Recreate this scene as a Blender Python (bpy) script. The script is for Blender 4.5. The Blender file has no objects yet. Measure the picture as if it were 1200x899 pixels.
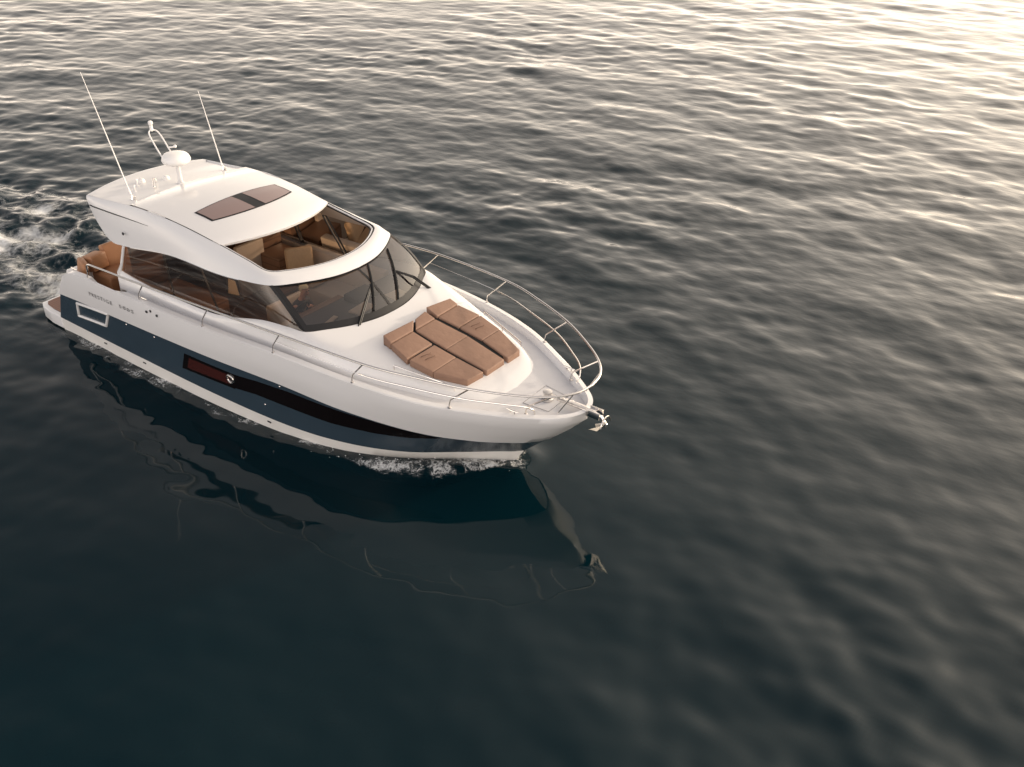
import bpy, bmesh, math, random
import numpy as np
from mathutils import Vector, Matrix
from mathutils.bvhtree import BVHTree
random.seed(7)
rng = np.random.default_rng(11)
scn = bpy.context.scene
C = scn.collection

# ------------------------------------------------------------------ camera
cam_d = bpy.data.cameras.new('camera')
cam = bpy.data.objects.new('camera', cam_d); C.objects.link(cam)
CAM = (20.52113, -11.65563, 10.39984); YAW, PIT, ROL = 2.187438, 0.548636, 0.014356
cy, sy, cp, sp = math.cos(YAW), math.sin(YAW), math.cos(PIT), math.sin(PIT)
fwd = Vector((cy*cp, sy*cp, -sp)); rgt = Vector((sy, -cy, 0)); upv = rgt.cross(fwd)
r2 = math.cos(ROL)*rgt + math.sin(ROL)*upv; u2 = -math.sin(ROL)*rgt + math.cos(ROL)*upv
cam.matrix_world = Matrix(((r2.x, u2.x, -fwd.x, CAM[0]), (r2.y, u2.y, -fwd.y, CAM[1]), (r2.z, u2.z, -fwd.z, CAM[2]), (0, 0, 0, 1)))
cam_d.sensor_width = 36; cam_d.lens = 36*1102.245/1200
cam_d.clip_start = 0.1; cam_d.clip_end = 20000
scn.camera = cam

# ------------------------------------------------------------------ light
BACK_FILL = 0.49
HAZE_SKY, SKY_TOP, GLOW, GLOW_K, SKY_GAIN = 1.06, 0.40, 1.30, 3.5, 0.23
SUN_AZ, SUN_EL = 62.0, 11.0            # degrees, azimuth counter-clockwise from +X
sdir = Vector((math.cos(math.radians(SUN_AZ))*math.cos(math.radians(SUN_EL)), math.sin(math.radians(SUN_AZ))*math.cos(math.radians(SUN_EL)), math.sin(math.radians(SUN_EL))))
w = bpy.data.worlds.new('World'); scn.world = w; w.use_nodes = True
nt = w.node_tree; nt.nodes.clear()
def nn(t, typ, **kw):
    n = t.nodes.new(typ)
    for k, v in kw.items(): setattr(n, k, v)
    return n
out = nn(nt, 'ShaderNodeOutputWorld'); bg = nn(nt, 'ShaderNodeBackground')
sky = nn(nt, 'ShaderNodeTexSky', sky_type='NISHITA')
sky.sun_disc = False; sky.sun_elevation = math.radians(SUN_EL); sky.sun_rotation = math.radians(90-SUN_AZ)
sky.air_density = 1.0; sky.dust_density = 4.0; sky.ozone_density = 1.0; sky.altitude = 0
hs = nn(nt, 'ShaderNodeHueSaturation'); hs.inputs['Saturation'].default_value = 1.5
tint = nn(nt, 'ShaderNodeMix', data_type='RGBA', blend_type='MULTIPLY'); tint.inputs[0].default_value = 1.0
tint.inputs[7].default_value = (0.92*SKY_GAIN, 0.97*SKY_GAIN, 1.0*SKY_GAIN, 1)
nt.links.new(sky.outputs[0], hs.inputs['Color']); nt.links.new(hs.outputs[0], tint.inputs[6])
# pale evening haze: a bright band that thickens towards the horizon and thins out overhead
geo = nn(nt, 'ShaderNodeTexCoord'); sx = nn(nt, 'ShaderNodeSeparateXYZ'); nt.links.new(geo.outputs['Generated'], sx.inputs[0])
m1 = nn(nt, 'ShaderNodeMath', operation='MAXIMUM'); m1.inputs[1].default_value = 0.0; nt.links.new(sx.outputs['Z'], m1.inputs[0])
m2 = nn(nt, 'ShaderNodeMath', operation='MULTIPLY'); m2.inputs[1].default_value = -1/0.205; nt.links.new(m1.outputs[0], m2.inputs[0])
m3 = nn(nt, 'ShaderNodeMath', operation='EXPONENT'); nt.links.new(m2.outputs[0], m3.inputs[0])
m4 = nn(nt, 'ShaderNodeMath', operation='MULTIPLY'); m4.inputs[1].default_value = HAZE_SKY*10; nt.links.new(m3.outputs[0], m4.inputs[0])
hz = nn(nt, 'ShaderNodeVectorMath', operation='SCALE'); hz.inputs[0].default_value = (1.0, 0.845, 0.715); nt.links.new(m4.outputs[0], hz.inputs['Scale'])
cl = nn(nt, 'ShaderNodeVectorMath', operation='MINIMUM'); cl.inputs[1].default_value = (SKY_TOP*10, SKY_TOP*9.0, SKY_TOP*7.6)
nt.links.new(tint.outputs[2], cl.inputs[0])
ad = nn(nt, 'ShaderNodeVectorMath', operation='ADD'); nt.links.new(cl.outputs[0], ad.inputs[0]); nt.links.new(hz.outputs[0], ad.inputs[1])
# broad warm glow of the veiled low sun
dt = nn(nt, 'ShaderNodeVectorMath', operation='DOT_PRODUCT'); dt.inputs[1].default_value = sdir; nt.links.new(geo.outputs['Generated'], dt.inputs[0])
g1 = nn(nt, 'ShaderNodeMath', operation='MULTIPLY_ADD'); g1.inputs[1].default_value = GLOW_K; g1.inputs[2].default_value = -GLOW_K; nt.links.new(dt.outputs['Value'], g1.inputs[0])
g2 = nn(nt, 'ShaderNodeMath', operation='EXPONENT'); nt.links.new(g1.outputs[0], g2.inputs[0])
g3 = nn(nt, 'ShaderNodeMath', operation='MULTIPLY'); g3.inputs[1].default_value = GLOW*10; nt.links.new(g2.outputs[0], g3.inputs[0])
gv = nn(nt, 'ShaderNodeVectorMath', operation='SCALE'); gv.inputs[0].default_value = (1.0, 0.845, 0.69); nt.links.new(g3.outputs[0], gv.inputs['Scale'])
ad2 = nn(nt, 'ShaderNodeVectorMath', operation='ADD'); nt.links.new(ad.outputs[0], ad2.inputs[0]); nt.links.new(gv.outputs[0], ad2.inputs[1])
# pale pinkish fill lobe added opposite the sun, lifts the shaded starboard side
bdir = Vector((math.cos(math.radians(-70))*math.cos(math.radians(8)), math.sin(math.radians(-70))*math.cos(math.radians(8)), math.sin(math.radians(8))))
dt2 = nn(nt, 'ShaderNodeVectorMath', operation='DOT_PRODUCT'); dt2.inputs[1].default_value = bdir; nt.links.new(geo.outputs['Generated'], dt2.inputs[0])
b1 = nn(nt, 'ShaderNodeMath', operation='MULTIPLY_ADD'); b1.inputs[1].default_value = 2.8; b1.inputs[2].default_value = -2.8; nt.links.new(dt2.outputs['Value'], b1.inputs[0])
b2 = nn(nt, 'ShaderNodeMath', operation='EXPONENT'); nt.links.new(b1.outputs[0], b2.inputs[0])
bv = nn(nt, 'ShaderNodeVectorMath', operation='SCALE'); bv.inputs[0].default_value = (BACK_FILL*10, BACK_FILL*9.4, BACK_FILL*9.5); nt.links.new(b2.outputs[0], bv.inputs['Scale'])
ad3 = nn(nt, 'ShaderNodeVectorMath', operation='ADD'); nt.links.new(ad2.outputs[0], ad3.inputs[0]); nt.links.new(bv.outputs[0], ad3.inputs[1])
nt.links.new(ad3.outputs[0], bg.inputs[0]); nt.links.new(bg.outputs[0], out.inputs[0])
bg.inputs[1].default_value = 0.10
sun_d = bpy.data.lights.new('sun', 'SUN'); sun_d.energy = 1.1; sun_d.angle = math.radians(2.5); sun_d.color = (1.0, 0.83, 0.66)
sun = bpy.data.objects.new('sun', sun_d); C.objects.link(sun)
sun.rotation_euler = sdir.to_track_quat('Z', 'Y').to_euler(); sun.location = (30, 40, 20)
scn.view_settings.view_transform = 'Standard'; scn.view_settings.look = 'None'
scn.view_settings.exposure = 1.46; scn.view_settings.gamma = 1.0; scn.view_settings.use_curve_mapping = False

# ------------------------------------------------------------------ materials
def mat(name, col, rough=0.4, metal=0.0, coat=0.0, spec=0.5, noise=None, bump=None, alpha=None):
    m = bpy.data.materials.new(name); m.use_nodes = True
    t = m.node_tree; b = t.nodes['Principled BSDF']
    b.inputs['Base Color'].default_value = (*col, 1); b.inputs['Roughness'].default_value = rough
    b.inputs['Metallic'].default_value = metal; b.inputs['Coat Weight'].default_value = coat
    b.inputs['Specular IOR Level'].default_value = spec
    tc = nn(t, 'ShaderNodeTexCoord')
    if noise:                                # (scale, amount)
        n = nn(t, 'ShaderNodeTexNoise'); n.inputs['Scale'].default_value = noise[0]; n.inputs['Detail'].default_value = 5
        r = nn(t, 'ShaderNodeMapRange'); r.inputs[3].default_value = 1-noise[1]; r.inputs[4].default_value = 1+noise[1]
        mx = nn(t, 'ShaderNodeVectorMath', operation='SCALE'); mx.inputs[0].default_value = col
        t.links.new(tc.outputs['Object'], n.inputs['Vector']); t.links.new(n.outputs[0], r.inputs[0])
        t.links.new(r.outputs[0], mx.inputs['Scale']); t.links.new(mx.outputs[0], b.inputs['Base Color'])
    if bump:                                 # (scale, distance)
        n = nn(t, 'ShaderNodeTexNoise'); n.inputs['Scale'].default_value = bump[0]; n.inputs['Detail'].default_value = 4
        bp = nn(t, 'ShaderNodeBump'); bp.inputs['Distance'].default_value = bump[1]; bp.inputs['Strength'].default_value = 0.6
        t.links.new(tc.outputs['Object'], n.inputs['Vector']); t.links.new(n.outputs[0], bp.inputs['Height'])
        t.links.new(bp.outputs[0], b.inputs['Normal'])
    return m
def glass(name, tintc, refl_rough=0.02, body=0.0, bodycol=(0.02, 0.02, 0.02), ior=1.5):
    m = bpy.data.materials.new(name); m.use_nodes = True
    t = m.node_tree; t.nodes.clear()
    o = nn(t, 'ShaderNodeOutputMaterial'); fr = nn(t, 'ShaderNodeFresnel'); fr.inputs[0].default_value = ior
    tr = nn(t, 'ShaderNodeBsdfTransparent'); tr.inputs[0].default_value = (*tintc, 1)
    df = nn(t, 'ShaderNodeBsdfDiffuse'); df.inputs[0].default_value = (*bodycol, 1)
    gl = nn(t, 'ShaderNodeBsdfGlossy'); gl.inputs['Roughness'].default_value = refl_rough
    m1 = nn(t, 'ShaderNodeMixShader'); m1.inputs[0].default_value = body
    m2 = nn(t, 'ShaderNodeMixShader')
    t.links.new(tr.outputs[0], m1.inputs[1]); t.links.new(df.outputs[0], m1.inputs[2])
    t.links.new(fr.outputs[0], m2.inputs[0]); t.links.new(m1.outputs[0], m2.inputs[1]); t.links.new(gl.outputs[0], m2.inputs[2])
    t.links.new(m2.outputs[0], o.inputs[0])
    return m
def wood(name, c1, c2, scale, axis='Y', rough=0.45):
    m = mat(name, c1, rough); t = m.node_tree; b = t.nodes['Principled BSDF']
    tc = nn(t, 'ShaderNodeTexCoord'); wv = nn(t, 'ShaderNodeTexWave', bands_direction=axis); wv.inputs['Scale'].default_value = scale
    wv.inputs['Distortion'].default_value = 0.3; wv.inputs['Detail'].default_value = 3
    cr = nn(t, 'ShaderNodeValToRGB'); cr.color_ramp.elements[0].color = (*c2, 1); cr.color_ramp.elements[1].color = (*c1, 1)
    cr.color_ramp.elements[0].position = 0.02; cr.color_ramp.elements[1].position = 0.16
    t.links.new(tc.outputs['Object'], wv.inputs[0]); t.links.new(wv.outputs[1], cr.inputs[0]); t.links.new(cr.outputs[0], b.inputs[0])
    return m
M = dict(
    gel=mat('white_gelcoat', (0.70, 0.69, 0.68), 0.22, coat=0.35, noise=(1.6, 0.02)),
    boot=mat('white_boot_stripe', (0.72, 0.70, 0.66), 0.3, coat=0.2, noise=(3, 0.06)),
    deck=mat('nonskid_deck', (0.64, 0.63, 0.63), 0.6, noise=(8, 0.03), bump=(220, 0.002)),
    navy=mat('navy_gelcoat', (0.030, 0.048, 0.065), 0.24, coat=0.0, spec=0.3, noise=(1.2, 0.15)),
    black=mat('black_trim', (0.012, 0.012, 0.013), 0.5, spec=0.3),
    rub=mat('black_rubber', (0.018, 0.018, 0.018), 0.75, spec=0.2),
    steel=mat('polished_steel', (0.72, 0.69, 0.66), 0.16, metal=1.0),
    bronze=mat('antifoul', (0.02, 0.025, 0.03), 0.6),
    cush=mat('tan_vinyl', (0.235, 0.138, 0.093), 0.66, noise=(5, 0.09), bump=(5, 0.025)),
    cush2=mat('brown_vinyl', (0.215, 0.125, 0.085), 0.66, noise=(4, 0.10), bump=(4.5, 0.028)),
    sofa=mat('caramel_vinyl', (0.36, 0.175, 0.085), 0.55, noise=(9, 0.08), bump=(40, 0.004)),
    seam=mat('cushion_welt', (0.10, 0.05, 0.03), 0.7),
    strap=mat('strap_webbing', (0.14, 0.075, 0.05), 0.8),
    teak=wood('teak_planking', (0.20, 0.095, 0.062), (0.05, 0.028, 0.022), 5.2, 'Y', 0.5),
    cabinet=wood('walnut_joinery', (0.235, 0.138, 0.088), (0.165, 0.092, 0.058), 2.0, 'Z', 0.35),
    floor=wood('saloon_floor', (0.17, 0.095, 0.06), (0.09, 0.05, 0.032), 3.0, 'Y', 0.4),
    beige=mat('beige_leather', (0.52, 0.43, 0.345), 0.6, noise=(6, 0.06), bump=(50, 0.003)),
    tan=mat('tan_fabric', (0.50, 0.34, 0.20), 0.75, noise=(20, 0.12), bump=(90, 0.004)),
    liner=mat('headliner', (0.55, 0.45, 0.36), 0.8, noise=(3, 0.03)),
    dash=mat('grey_dashboard', (0.10, 0.095, 0.095), 0.65, noise=(4, 0.08)),
    dark=mat('dark_plastic', (0.02, 0.02, 0.022), 0.5),
    gl_wind=glass('windscreen_glass', (0.62, 0.58, 0.55), ior=1.8),
    gl_side=glass('tinted_side_glass', (0.55, 0.43, 0.33), ior=1.75, body=0.15, bodycol=(0.05, 0.022, 0.010)),
    gl_hull=glass('hull_window_glass', (0.0, 0.0, 0.0), body=1.0, bodycol=(0.005, 0.0035, 0.0035), ior=1.5),
    gl_sky=glass('skylight_glass', (0.0, 0.0, 0.0), body=1.0, bodycol=(0.25, 0.18, 0.165), ior=1.9, refl_rough=0.06),  # pinkish sky reflection put into the body colour
    radar=mat('radome_white', (0.82, 0.80, 0.77), 0.35, noise=(6, 0.02)),
    red=mat('red_lettering', (0.35, 0.06, 0.06), 0.5),
    letter=mat('grey_lettering', (0.11, 0.105, 0.105), 0.4),
    skin=mat('skin', (0.55, 0.28, 0.19), 0.55, noise=(20, 0.06)),
    hair=mat('fair_hair', (0.62, 0.48, 0.28), 0.7, noise=(60, 0.2)),
    shirt=mat('dark_shirt', (0.07, 0.06, 0.06), 0.8, noise=(30, 0.06)),
    trousers=mat('dark_trousers', (0.05, 0.055, 0.07), 0.85, noise=(30, 0.1)),
    ribbed=wood('cream_ribbed', (0.66, 0.55, 0.40), (0.42, 0.34, 0.25), 12, 'Z', 0.8),
)

# ------------------------------------------------------------------ mesh helpers
class MB:
    def __init__(s): s.v = []; s.f = []
    def grid(s, rows, close_u=False, flip=False):
        """rows: list of equally long lists of points -> quad sheet"""
        b = len(s.v); n = len(rows[0])
        for r in rows: s.v += [tuple(map(float, p)) for p in r]
        for i in range(len(rows)-1):
            for j in range(n if close_u else n-1):
                a = b+i*n+j; c = b+i*n+(j+1) % n; d = b+(i+1)*n+(j+1) % n; e = b+(i+1)*n+j
                s.f.append((a, e, d, c) if flip else (a, c, d, e))
        return s
    def tube(s, pts, r, seg=8, closed=False, caps=True, flat=None):
        P = [Vector(p) for p in pts]; n = len(P); rings = []
        rr = r if isinstance(r, (list, tuple)) else [r]*n
        prev = None
        for i in range(n):
            if closed: t = P[(i+1) % n]-P[i-1]
            else: t = P[min(i+1, n-1)]-P[max(i-1, 0)]
            t.normalize()
            if prev is None:
                a = Vector((0, 0, 1)) if abs(t.z) < .9 else Vector((1, 0, 0))
                u = t.cross(a).normalized()
            else:
                u = (prev-t*prev.dot(t)).normalized()
            prev = u; v = t.cross(u)
            k = flat or 1.0
            rings.append([P[i]+rr[i]*(math.cos(2*math.pi*j/seg)*u+k*math.sin(2*math.pi*j/seg)*v) for j in range(seg)])
        if closed: rings.append(rings[0])
        b = len(s.v); s.grid(rings, close_u=True)
        if caps and not closed:
            s.f.append(tuple(b+j for j in range(seg))); s.f.append(tuple(b+(n-1)*seg+j for j in reversed(range(seg))))
        return s
    def box(s, c, d, rz=0, ry=0, bev=0.0, seg=2, rx=0):
        bm = bmesh.new(); bmesh.ops.create_cube(bm, size=1)
        bmesh.ops.scale(bm, vec=d, verts=bm.verts)
        if bev: bmesh.ops.bevel(bm, geom=bm.edges[:], offset=bev, segments=seg, affect='EDGES', profile=0.5)
        mt = Matrix.Translation(c) @ Matrix.Rotation(rz, 4, 'Z') @ Matrix.Rotation(ry, 4, 'Y') @ Matrix.Rotation(rx, 4, 'X')
        bmesh.ops.transform(bm, matrix=mt, verts=bm.verts); s.add(bm); return s
    def add(s, bm):
        bm.verts.index_update(); b = len(s.v)
        s.v += [tuple(v.co) for v in bm.verts]; s.f += [tuple(b+v.index for v in f.verts) for f in bm.faces]; bm.free()
    def lathe(s, prof, seg=24, mt=Matrix()):
        rings = [[mt @ Vector((r*math.cos(2*math.pi*j/seg), r*math.sin(2*math.pi*j/seg), z)) for j in range(seg)] for r, z in prof]
        b = len(s.v); s.grid(rings, close_u=True)
        s.f.append(tuple(b+j for j in reversed(range(seg)))); s.f.append(tuple(b+(len(prof)-1)*seg+j for j in range(seg)))
        return s
    def prism(s, poly, zb, zt, bev=0.0, seg=3):
        """poly (x,y); zb/zt functions of x,y"""
        bm = bmesh.new()
        lo = [bm.verts.new((x, y, zb(x, y))) for x, y in poly]; hi = [bm.verts.new((x, y, zt(x, y))) for x, y in poly]
        n = len(poly); top = bm.faces.new(hi); bm.faces.new(list(reversed(lo)))
        for i in range(n): bm.faces.new((lo[i], lo[(i+1) % n], hi[(i+1) % n], hi[i]))
        bmesh.ops.recalc_face_normals(bm, faces=bm.faces)
        if bev: bmesh.ops.bevel(bm, geom=[e for e in bm.edges], offset=bev, segments=seg, affect='EDGES', profile=0.6)
        s.add(bm); return s
    def sphere(s, c, r, sub=2, sc=(1, 1, 1)):
        bm = bmesh.new(); bmesh.ops.create_icosphere(bm, subdivisions=sub, radius=r)
        bmesh.ops.transform(bm, matrix=Matrix.Translation(c) @ Matrix.Diagonal((*sc, 1)), verts=bm.verts); s.add(bm); return s
    def build(s, name, m, parent=None, smooth=True, angle=35, fix=True):
        me = bpy.data.meshes.new(name); me.from_pydata(s.v, [], s.f); me.update()
        if fix:
            bm = bmesh.new(); bm.from_mesh(me); bmesh.ops.remove_doubles(bm, verts=bm.verts, dist=1e-5)
            bmesh.ops.recalc_face_normals(bm, faces=bm.faces); bm.to_mesh(me); bm.free()
        me.materials.append(m)
        if smooth:
            me.polygons.foreach_set('use_smooth', [True]*len(me.polygons))
            me.set_sharp_from_angle(angle=math.radians(angle))
        o = bpy.data.objects.new(name, me); C.objects.link(o)
        if parent: o.parent = parent
        return o
def tag(o, label=None, cat=None, group=None, kind=None):
    if label: o['label'] = label
    if cat: o['category'] = cat
    if group: o['group'] = group
    if kind: o['kind'] = kind
    return o
def empty(name, loc=(0, 0, 0)):
    o = bpy.data.objects.new(name, None); C.objects.link(o); o.location = loc; o.empty_display_size = 0.2; return o
def cat(P, n):
    """Catmull-Rom through P, n samples per span (uniform parameter)"""
    P = [np.array(p, float) for p in P]; Q = [2*P[0]-P[1]]+P+[2*P[-1]-P[-2]]; r = []
    for i in range(1, len(Q)-2):
        for k in range(n):
            t = k/n; a, b, c, d = Q[i-1:i+3]
            r.append(.5*((2*b)+(c-a)*t+(2*a-5*b+4*c-d)*t*t+(3*b-a-3*c+d)*t**3))
    r.append(P[-1]); return r
def mirror(pts): return [(p[0], -p[1], p[2]) for p in pts]
def full(half):
    """half curve from stern to stem at y=0, starboard (y<0) -> around -> port"""
    h = [(p[0], -abs(p[1]), p[2]) for p in half]
    return h+[(p[0], -p[1], p[2]) for p in reversed(h[:-1])]

# ================================================================== SEA (height field shared by water and foam)
NW = 84
lam = np.exp(rng.uniform(math.log(0.38), math.log(8.0), NW))
daz = np.radians(89+rng.normal(0, 42, NW)); K = 2*np.pi/lam
KX, KY = K*np.cos(daz), K*np.sin(daz); PH = rng.uniform(0, 2*np.pi, NW)
SL = 0.086*np.sqrt(2/NW)*np.where(lam < 0.8, 0.8, 1.0)*np.where(lam > 2.5, 0.75, 1.0)*np.where(lam > 4, 0.8, 1.0); AMP = SL/K
GL = rng.uniform(7, 40, 7); GA = rng.uniform(0, 6.28, 7); GP = rng.uniform(0, 6.28, 7)
def sstep(a, b, x):
    t = np.clip((x-a)/(b-a), 0, 1); return t*t*(3-2*t)
def calm(x, y):
    """lee of the hull on the camera side: short waves die down there"""
    d = np.sqrt(((x-9.5)/8.5)**2+((y+6.0)/5.5)**2)
    return 0.40+0.60*sstep(0.45, 1.55, d)
def hullmask(x, y):
    return sstep(0.0, 2.5, np.abs(y)-1.2)*1.0+(1-sstep(0.0, 2.5, np.abs(y)-1.2))*(np.maximum(sstep(13.2, 15, x), 1-sstep(-2, 0.5, x)))
def vnoise(x, y, seed, n=18, l0=0.3, l1=1.6):
    r = np.random.default_rng(seed); z = np.zeros_like(x)
    for i in range(n):
        l = math.exp(r.uniform(math.log(l0), math.log(l1))); a = r.uniform(0, 2*math.pi); k = 2*math.pi/l
        z += l*np.sin(k*(x*math.cos(a)+y*math.sin(a))+r.uniform(0, 6.28)+0.8*np.sin(1.7/l*y+i))
    return z/n
def wake(x, y):
    """turbulent strip behind the transom"""
    return (1-sstep(-1.0, 0.6, x))*sstep(-16, -4, x)*(1-sstep(1.6, 3.2+0.12*np.abs(x), np.abs(y-0.4)))
def sea_h(x, y, sp=None):
    x = np.asarray(x, float); y = np.asarray(y, float); z = np.zeros_like(x); c = calm(x, y)
    for i in range(NW):
        a = AMP[i]
        if sp is not None:
            a = a*np.clip((lam[i]/np.maximum(sp, 1e-3)-2.0)/2.0, 0, 1)
        cc = c if lam[i] < 2.2 else 0.4+0.6*c
        z += a*cc*np.sin(KX[i]*x+KY[i]*y+PH[i])
    # gust patches: rougher and smoother areas tens of metres across
    gp_ = np.zeros_like(x)
    for i in range(7):
        l = GL[i]; gp_ += np.sin(2*np.pi/l*(x*math.cos(GA[i])+y*math.sin(GA[i]))+GP[i])
    z = z*(1.0+0.12*np.clip(gp_, -3, 3))
    z = z*(0.35+0.65*hullmask(x, y))
    z += wake(x, y)*0.30*vnoise(x, y, 3)
    # confused ripples washing along the hull sides
    ybh = np.interp(x, [0.5, 1.0, 4, 8.4, 9.6, 10.6, 11.4, 12.35], [1.9, 2.0, 2.05, 1.9, 1.66, 1.2, 0.65, 0.0]); dh = np.abs(y)-ybh
    z += 0.020*np.exp(-(np.maximum(dh-0.15, 0)/0.75)**2)*sstep(-1.5, 0.8, x)*(1-sstep(8.0, 12.0, x))*vnoise(x, y, 77, 16, 0.28, 1.1)*2.0
    # short bow wave thrown along the forward starboard and port hull
    for s in (-1, 1):
        yb = s*np.interp(x, [8.0, 9.6, 10.64, 11.56, 12.35, 12.7], [2.05, 1.75, 1.3, 0.72, 0.2, 0.1])
        d = np.abs(y-yb-s*0.12); g = np.exp(-(d/0.28)**2)*np.interp(x, [7.5, 9.0, 11.5, 12.6, 12.9], [0, 0.05, 0.10, 0.07, 0])
        z += g
    return z
def axis(lo, hi, flo, fhi, s0, g1, g2, far):
    mid = list(np.arange(flo, fhi, s0)); a = []; p, s = fhi, s0
    while p < hi: a.append(p); s *= g1; p += s
    while p < far: a.append(p); s *= g2; p += s
    b = []; p, s = flo, s0
    p -= s
    while p > lo: b.append(p); s *= g1; p -= s
    while p > -far: b.append(p); s *= g2; p -= s
    return np.array(b[::-1]+mid+a)
ax = axis(-42, 46, -9, 21, 0.085, 1.005, 1.12, 6000); ay = axis(-12, 66, -9.5, 9, 0.085, 1.005, 1.12, 6000)
X, Y = np.meshgrid(ax, ay, indexing='ij')
SP = np.maximum(np.gradient(ax)[:, None], np.gradient(ay)[None, :])
Z = sea_h(X, Y, SP)
nx, ny = X.shape
co = np.stack([X, Y, Z], -1).reshape(-1, 3).astype(np.float32)
idx = np.arange(nx*ny).reshape(nx, ny)
q = np.stack([idx[:-1, :-1], idx[1:, :-1], idx[1:, 1:], idx[:-1, 1:]], -1).reshape(-1, 4)
me = bpy.data.meshes.new('sea'); me.vertices.add(len(co)); me.vertices.foreach_set('co', co.ravel())
me.loops.add(q.size); me.loops.foreach_set('vertex_index', q.ravel().astype(np.int32))
me.polygons.add(len(q)); me.polygons.foreach_set('loop_start', np.arange(0, q.size, 4, dtype=np.int32))
me.update(calc_edges=True); me.polygons.foreach_set('use_smooth', np.ones(len(q), bool))
sea = bpy.data.objects.new('sea', me); C.objects.link(sea)
tag(sea, 'dark teal rippled open sea under evening light', 'sea', kind='structure')
mw = bpy.data.materials.new('sea_water'); mw.use_nodes = True; t = mw.node_tree; b = t.nodes['Principled BSDF']
b.inputs['Base Color'].default_value = (0.0008, 0.0105, 0.0150, 1); b.inputs['Roughness'].default_value = 0.04; b.inputs['IOR'].default_value = 1.333
tc = nn(t, 'ShaderNodeTexCoord'); mp = nn(t, 'ShaderNodeMapping'); mp.inputs['Rotation'].default_value = (0, 0, math.radians(-11)); mp.inputs['Scale'].default_value = (0.55, 1.0, 1.0)
n1 = nn(t, 'ShaderNodeTexNoise'); n1.inputs['Scale'].default_value = 2.6; n1.inputs['Detail'].default_value = 3.0; n1.inputs['Roughness'].default_value = 0.45
at_ = nn(t, 'ShaderNodeAttribute', attribute_name='chop')
bp = nn(t, 'ShaderNodeBump'); bp.inputs['Distance'].default_value = 0.035
t.links.new(tc.outputs['Object'], mp.inputs[0]); t.links.new(mp.outputs[0], n1.inputs['Vector']); t.links.new(n1.outputs[0], bp.inputs['Height'])
t.links.new(at_.outputs['Fac'], bp.inputs['Strength']); t.links.new(bp.outputs[0], b.inputs['Normal'])
me.materials.append(mw)
chop = me.attributes.new('chop', 'FLOAT', 'POINT')
chop.data.foreach_set('value', np.clip((0.9*(calm(X, Y)-0.4)/0.6)**1.5*sstep(6, 26, np.hypot(X-CAM[0], Y-CAM[1]))*0.55+0.03*0+0.5*wake(X, Y), 0, 1).ravel().astype(np.float32))

# ---- foam: white froth sheets riding on the same height field
def foam_mat(ns, lo, hi):
    m = bpy.data.materials.new('sea_foam'); m.use_nodes = True; t = m.node_tree; b = t.nodes['Principled BSDF']
    b.inputs['Base Color'].default_value = (0.74, 0.75, 0.74, 1); b.inputs['Roughness'].default_value = 0.7
    tc = nn(t, 'ShaderNodeTexCoord'); at_ = nn(t, 'ShaderNodeAttribute', attribute_name='froth')
    n1 = nn(t, 'ShaderNodeTexNoise'); n1.inputs['Scale'].default_value = ns; n1.inputs['Detail'].default_value = 8; n1.inputs['Roughness'].default_value = 0.68; n1.inputs['Distortion'].default_value = 0.9
    v1 = nn(t, 'ShaderNodeTexVoronoi', feature='DISTANCE_TO_EDGE'); v1.inputs['Scale'].default_value = ns*3
    a1 = nn(t, 'ShaderNodeMath', operation='MULTIPLY_ADD'); a1.inputs[1].default_value = -0.28
    a2 = nn(t, 'ShaderNodeMath', operation='ADD'); mr = nn(t, 'ShaderNodeMapRange'); mr.interpolation_type = 'SMOOTHSTEP'
    mr.inputs[1].default_value = lo; mr.inputs[2].default_value = hi
    t.links.new(tc.outputs['Object'], n1.inputs['Vector']); t.links.new(n1.outputs['Color'], v1.inputs['Vector'])
    t.links.new(tc.outputs['Object'], v1.inputs['Vector'])
    t.links.new(v1.outputs['Distance'], a1.inputs[0]); t.links.new(n1.outputs[0], a1.inputs[2])
    t.links.new(a1.outputs[0], a2.inputs[0]); t.links.new(at_.outputs['Fac'], a2.inputs[1]); t.links.new(a2.outputs[0], mr.inputs[0])
    t.links.new(mr.outputs[0], b.inputs['Alpha'])
    bp = nn(t, 'ShaderNodeBump'); bp.inputs['Distance'].default_value = 0.05; t.links.new(n1.outputs[0], bp.inputs['Height']); t.links.new(bp.outputs[0], b.inputs['Normal'])
    return m
MF = [foam_mat(1.7, 0.68, 1.30), foam_mat(6.5, 0.90, 1.26)]
def foam(name, x0, x1, y0, y1, step, fn, label, mf, lift=0.012):
    gx = np.arange(x0, x1, step); gy = np.arange(y0, y1, step); GX, GY = np.meshgrid(gx, gy, indexing='ij')
    F = fn(GX, GY); GZ = sea_h(GX, GY)+lift+0.02*np.clip(F, 0, 1)*vnoise(GX, GY, 9, 12, 0.12, 0.5)
    keep = F > 0.02; ii = -np.ones(GX.shape, int); ff = []
    face = keep[:-1, :-1] | keep[1:, :-1] | keep[1:, 1:] | keep[:-1, 1:]
    vs = []; at = []
    def vid(i, j):
        if ii[i, j] < 0: ii[i, j] = len(vs); vs.append((GX[i, j], GY[i, j], GZ[i, j])); at.append(float(F[i, j]))
        return int(ii[i, j])
    for i, j in zip(*np.nonzero(face)): ff.append((vid(i, j), vid(i+1, j), vid(i+1, j+1), vid(i, j+1)))
    me = bpy.data.meshes.new(name); me.from_pydata(vs, [], ff); me.update(); me.materials.append(mf)
    me.polygons.foreach_set('use_smooth', [True]*len(me.polygons))
    a = me.attributes.new('froth', 'FLOAT', 'POINT'); a.data.foreach_set('value', at)
    o = bpy.data.objects.new(name, me); C.objects.link(o); return tag(o, label, 'foam', kind='stuff')
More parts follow.
